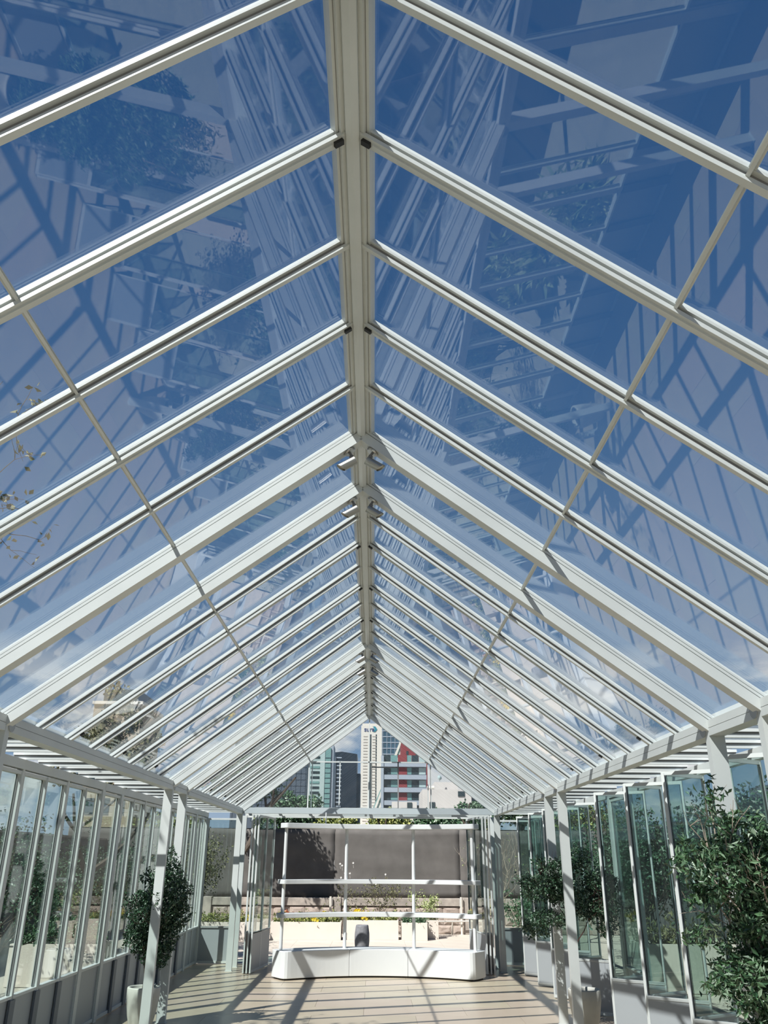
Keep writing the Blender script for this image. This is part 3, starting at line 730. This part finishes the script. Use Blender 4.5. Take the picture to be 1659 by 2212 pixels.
shrub('garden_shrub', (4.3, 7.3, 0), 5, 1.1, 'low dark grassy clump outside the nearest folded doors', 'leafolive', 500, rg, .10, .5, spread_dir=.6, depth=1, wr_=.12)
gt = empty('garden_tree', (-6.1, 7.0, 0), label='bare tree reaching thin twigs over the roof at the left edge', cat='tree')
b = MB(); tips = []
path = [(0,0,0),(.1,.1,1.6),(.45,0,3.4),(1.3,.1,4.5),(2.1,0,5.2)]
for q0, q1, r_ in zip(path[:-1], path[1:], (.07,.06,.045,.025)): b.tube(q0, q1, r_, r_*.8, 8)
grow(b, path[-1], (1,.1,.6), .42, .012, 3, rg, tips, up=.06)
grow(b, path[3], (1,0,.1), .75, .012, 3, rg, tips, up=-.02)
grow(b, path[2], (.4,.6,1), .8, .02, 3, rg, tips, up=.1); grow(b, path[3], (0,-.6,1), .8, .02, 3, rg, tips, up=.1)
put('branches', b.mesh('branches', M['bark']), gt)
put('foliage', leaf_cloud([t for t in tips if rg.random() < .45], rg, 2, .07, .3, .05).mesh('foliage', M['leafolive']), gt, kind='stuff')
shrub('garden_shrub', (-4.9, 11.9, 0), 8, 1.8, 'airy dark green shrub outside the left windows', 'leafdark', 1300, rg, .05, .9, spread_dir=.4)
shrub('garden_shrub', (-5.3, 17.8, 0), 7, 1.7, 'dark leafy shrub outside near the end of the left windows', 'leafdark', 1500, rg, .06, .9, spread_dir=.4)
shrub('leaning_plant', (-4.05, 7.7, 0), 4, .6, 'spiky green plant low outside the nearest left window', 'grassy', 110, rg, .30, .3, spread_dir=.6, depth=1, wr_=.06)
# hedge and trees beyond the fence
def crown_tree(loc, blobs, lab, leafm, n, rng, size, trunk_h, grp=None, name='leafy_tree'):
    o = empty(name, loc, label=lab, cat='tree', group=grp); b = MB(); tips = []
    grow(b, (0,0,0), (0,0,1), trunk_h, .09, 2, rng, tips, up=.2)
    put('trunk', b.mesh('trunk', M['bark']), o)
    put('foliage', leaf_cloud(blob_pts(blobs, n, rng), rng, 6, size, .33, size).mesh('foliage', M[leafm]), o, kind='stuff')
spots = [(-5.6,25.6,3.3,1.1,'leafhedge','bushy tree above the fence behind the left posts'), (-3.2,21.9,4.45,.95,'leafmid','tall dark tree above the fence beside the left roof edge'), (-2.35,26.6,3.7,.8,'leafmid','olive green tree above the fence, left of the gable mullions'),
         (-1.1,25.2,3.05,.75,'leafhedge','low yellow-green bush crown just over the fence left of centre'), (.55,25.2,3.08,.62,'leafhedge','low yellow-green bush crown just over the fence at the centre'),
         (2.0,25.6,3.25,.8,'leafmid','green bush crown just over the fence right of centre'), (3.3,26.8,3.55,.8,'leafmid','dark round tree before the white low house'), (4.9,27.4,4.1,.9,'leafmid','dark tree at the right end of the gable view'), (6.6,26,3.8,1.5,'leafhedge','broad tree above the fence behind the right posts')]
crown_tree((-4.9, 15.7, -.05), [(.35,0,3.3,.55,.5,.45),(-.25,.1,3.7,.5,.5,.4),(.2,0,4.2,.38,.4,.35),(-.05,0,4.75,.2,.2,.2),(-.75,0,3.3,.35,.4,.3),(.75,0,3.75,.25,.3,.2)], 'airy leafy tree seen through the lower left roof glass', 'leafolive', 620, R, .085, 1.5)
for x, y, zt_, r_, lm, lab in spots:
    bl = [(R.uniform(-.5,.5)*r_, R.uniform(-.3,.3), zt_-r_*R.uniform(.5,1.1), r_*.6, r_*.5, r_*.45) for _ in range(6)]
    crown_tree((x, y, -.05), bl, lab, lm, 1100, R, .10, zt_*.42)

# ------------------------------------------------------------------ city beyond
def building(lab, loc, cat='building', name='office_tower'):
    return empty(name, loc, label=lab, cat=cat)
def bx(name, root, x0, x1, y0, y1, z0, z1, m_, kind=None):
    g = MB(); g.box(x0, x1, y0, y1, z0, z1); return put(name, g.mesh(name, M[m_]), root, kind=kind)
# white tower
t = building('tall white stone tower with a dark blue and teal sign near its top', (-1.2, 300, 0))
bx('wall', t, -3.75, 3.75, 0, 14, 0, 46.6, 'bwhite'); bx('parapet', t, -3.4, 3.2, .2, 13, 46.6, 47.4, 'bwhite')
for x0, x1 in ((-.62,-.05), (1.52,1.90)): bx('window_strip', t, x0, x1, -.08, .05, 8, 43.5, 'bwin')
for x0 in (-2.9, .35):
    g = MB()
    for k in range(34): g.box(x0, x0+1.5, -.10, .02, 9+k*1.02, 9.22+k*1.02)
    put('louvre_bands', g.mesh('louvre_bands', M['cap']), t, kind='stuff')
fc = bpy.data.curves.new('sign_text', 'FONT'); fc.body = 'sura'; fc.size = 2.35; fc.extrude = .06; fc.space_character = .95
fc.materials.append(M['btext'])
tmp = bpy.data.objects.new('tmp', fc); C.objects.link(tmp); bpy.context.view_layer.update()
sme = bpy.data.meshes.new_from_object(tmp.evaluated_get(bpy.context.evaluated_depsgraph_get())); bpy.data.objects.remove(tmp)
put('sign_text', sme, t, loc=(-2.75, -.1, 44.55), rot=(math.pi/2, 0, 0), label='dark blue sign lettering', kind='stuff')
g = MB(); g.add([(.55,-.16,44.4),(1.3,-.16,44.4),(2.05,-.16,45.3),(1.3,-.16,46.3),(.45,-.16,46.3),(1.15,-.16,45.3)], [(0,1,2,5),(5,2,3,4)])
g.add([(.55,-.02,44.4),(1.3,-.02,44.4),(2.05,-.02,45.3),(1.3,-.02,46.3),(.45,-.02,46.3),(1.15,-.02,45.3)], [(0,5,2,1),(5,4,3,2)])
put('sign_emblem', g.mesh('sign_emblem', M['blogo']), t)
# blue tower behind
t = building('dark blue gridded glass tower right behind the white tower', (7.4, 325, 0))
bx('wall', t, -4.6, 6, 0, 12, 0, 50.5, 'bblue')
for k in range(12): bx('floor_band', t, -4.6, 6, -.15, 0, 24+k*2.2, 24.35+k*2.2, 'bgrey')
for k in range(7): bx('fin', t, -4.4+k*1.6, -4.2+k*1.6, -.2, 0, 10, 50.5, 'bgrey')
# teal glass tower
t = building('teal and pale green glass tower at the left of the gable view', (-12.7, 200, 0))
bx('wall', t, -.1, 2.3, 0, 9, 0, 26.4, 'bteal'); bx('wall', t, -2.6, -.1, .6, 9, 0, 25.2, 'bpale'); bx('edge', t, 2.3, 2.9, .4, 9, 0, 27.2, 'bgrey'); bx('pier', t, -.1, .95, -.12, 0, 0, 26.2, 'bpale')
for k in range(15):
    bx('window', t, -2.5+(k % 3)*.12, -.3, .5, .62, 8+k*1.14, 8.5+k*1.14, 'bwin' if k % 3 else 'bteal')
    bx('floor_band', t, .95, 2.3, -.05, .02, 8+k*1.14, 8.12+k*1.14, 'bdark')
# dark tower
t = building('near-black glass tower with chamfered top between teal and white towers', (-8.0, 220, 0))
g = MB(); g.prism_y([(-3.6,0),(3.45,0),(3.45,27.3),(-.6,27.9),(-3.6,27.6)], 0, 10); put('wall', g.mesh('wall', M['bdark']), t)
for k in range(14): bx('window_band', t, -2.0, -.6, -.06, .0, 13.2+k*1.0, 13.5+k*1.0, 'bgrey')
bx('wall', t, -3.6, -2.0, -.3, 0, 0, 26.6, 'bslate'); bx('annex', t, 3.45, 4.4, 1, 8, 0, 22.5, 'bblue')
# slate slab
t = building('broad slate blue block filling the lower left of the gable view', (-21, 180, 0))
bx('wall', t, -9, 6.6, 0, 8, 0, 27.2, 'bslate')
for k in range(12): bx('floor_line', t, -9, 6.6, -.04, .02, 11+k*1.25, 11.06+k*1.25, 'bdark')
for k in range(16): bx('mullion_line', t, -8.6+k, -8.54+k, -.04, .02, 9, 27, 'bdark')
# slanted teal building with white diagonals
t = building('slanting teal glass building with white diagonal struts behind the grey office', (3.0, 200, 0), name='slanted_building')
g = MB(); g.prism_y([(-3.6,0),(7,0),(7,28.4),(3.2,28.4),(-3.6,12)], 0, 6); put('wall', g.mesh('wall', M['bteal']), t)
for off_ in (0, 1.0):
    g = MB(); g.prism_y([(-3.6+off_,11.2),(-3.1+off_,11.2),(3.75+off_,28.4),(3.2+off_,28.4)], -.35, .0); put('strut', g.mesh('strut', M['bwhite']), t)
for k in range(13): bx('floor_band', t, -2.9+k*.52, 7, -.05, .02, 12.6+k*1.25, 12.85+k*1.25, 'bpale')
# red tower
t = building('dark red tower block rising behind the grey banded office', (6.4, 150, 0))
bx('wall', t, -1.6, 3.2, 0, 6, 0, 21.2, 'bred')
for k in range(8):
    for j in range(2): bx('window', t, -.7+j*1.7, -.3+j*1.7, -.05, .02, 9.8+k*1.32, 10.5+k*1.32, 'bwin')
# grey banded office
t = building('grey-blue office block with long window bands and white parapets', (4.35, 120, 0), name='office_block')
bx('wall', t, -3.3, 3.1, .6, 10, 0, 14.6, 'bgrey')
for k in range(5):
    z = 7.1+k*1.72
    g = MB(); g.box(-3.3, 3.1, 0, .6, z, z+.62); put('parapet_band', g.mesh('parapet_band', M['bgrey']), t)
    for j in range(6):
        if j in (2,): bx('red_panel', t, -2.95+j*1.0, -2.0+j*1.0+.35, .40, .62, z+.64, z+1.68, 'bred')
        else: bx('window', t, -2.95+j*1.0, -2.0+j*1.0, .45, .62, z+.72, z+1.62, 'bwin' if j in (0,4) else 'bpale' if j == 5 else 'bteal')
bx('stair_wall', t, -3.35, -2.98, -.1, 1, 0, 15.5, 'bgrey')
g = MB(); g.box(-1.9, 1.4, -6, -3, 0, 8.9); put('annex', g.mesh('annex', M['bplaster']), t); bx('door', t, .1, .75, -6.1, -6, 8.0, 8.8, 'bwin')
# white low house
t = building('low white rendered house with roof tanks beyond the fence on the right', (6.0, 70, 0), name='low_house')
bx('wall', t, -1.95, 2.05, 0, 6, 0, 7.1, 'bplaster'); bx('wall', t, -.9, 1.05, 1, 5, 7.1, 7.75, 'bplaster')
bx('window', t, .95, 1.5, -.06, .02, 6.55, 6.95, 'bwin'); bx('window', t, -1.4, -.95, -.06, .02, 5.6, 6.1, 'bwin')
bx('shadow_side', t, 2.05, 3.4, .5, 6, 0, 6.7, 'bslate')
g = MB(); g.tube((-1.55,.6,7.25),(-.95,.6,7.25),.16,.16,14,cap=True); put('water_tank', g.mesh('water_tank', M['bwhite'], smooth=False), t)
g = MB(); g.tube((-.5,.5,7.75),(-.5,.4,8.05),.02,.02,6); g.tube((-.5,.38,8.05),(-.46,.3,8.07),.2,.02,14,cap=True); put('dish', g.mesh('dish', M['bpale']), t)
# tan block left, seen through the low left roof glass
t = building('tan block with dark top floor seen through the low left roof glass', (-19.2, 62, 0), name='apartment_block')
bx('wall', t, -1.9, 1.7, 0, 6, 0, 12.6, 'btan'); bx('top_floor', t, -1.4, 1.2, .4, 5.5, 12.6, 13.6, 'bwin'); bx('cornice', t, -2.0, 1.8, -.2, 6.2, 12.4, 12.62, 'bwhite')
for k in range(4):
    for j in range(3): bx('window', t, -1.5+j*1.1, -.9+j*1.1, -.06, .02, 4.6+k*1.9, 5.7+k*1.9, 'bwin')
# modern pale building beyond the left wall
t = building('long slate grey building beyond the left garden wall', (-22, 24, 0), name='grey_building')
bx('wall', t, -5, 5, -14, 14, 0, 5.2, 'bslate')
for k in range(9): bx('window', t, 5, 5.08, -12.6+k*2.9, -10.8+k*2.9, 2.2, 4.4, 'bwin')
for k in range(4): bx('window', t, -4.2+k*2.3, -2.6+k*2.3, -14.08, -14, 2.2, 4.4, 'bwin')
t = building('dark grey building beyond the right garden wall', (21, 20, 0), name='dark_building')
bx('wall', t, -5, 5, -14, 16, 0, 4.6, 'bslate')
for k in range(9): bx('window', t, -5.08, -5, -12.6+k*2.9, -10.8+k*2.9, 1.9, 3.9, 'bblue')
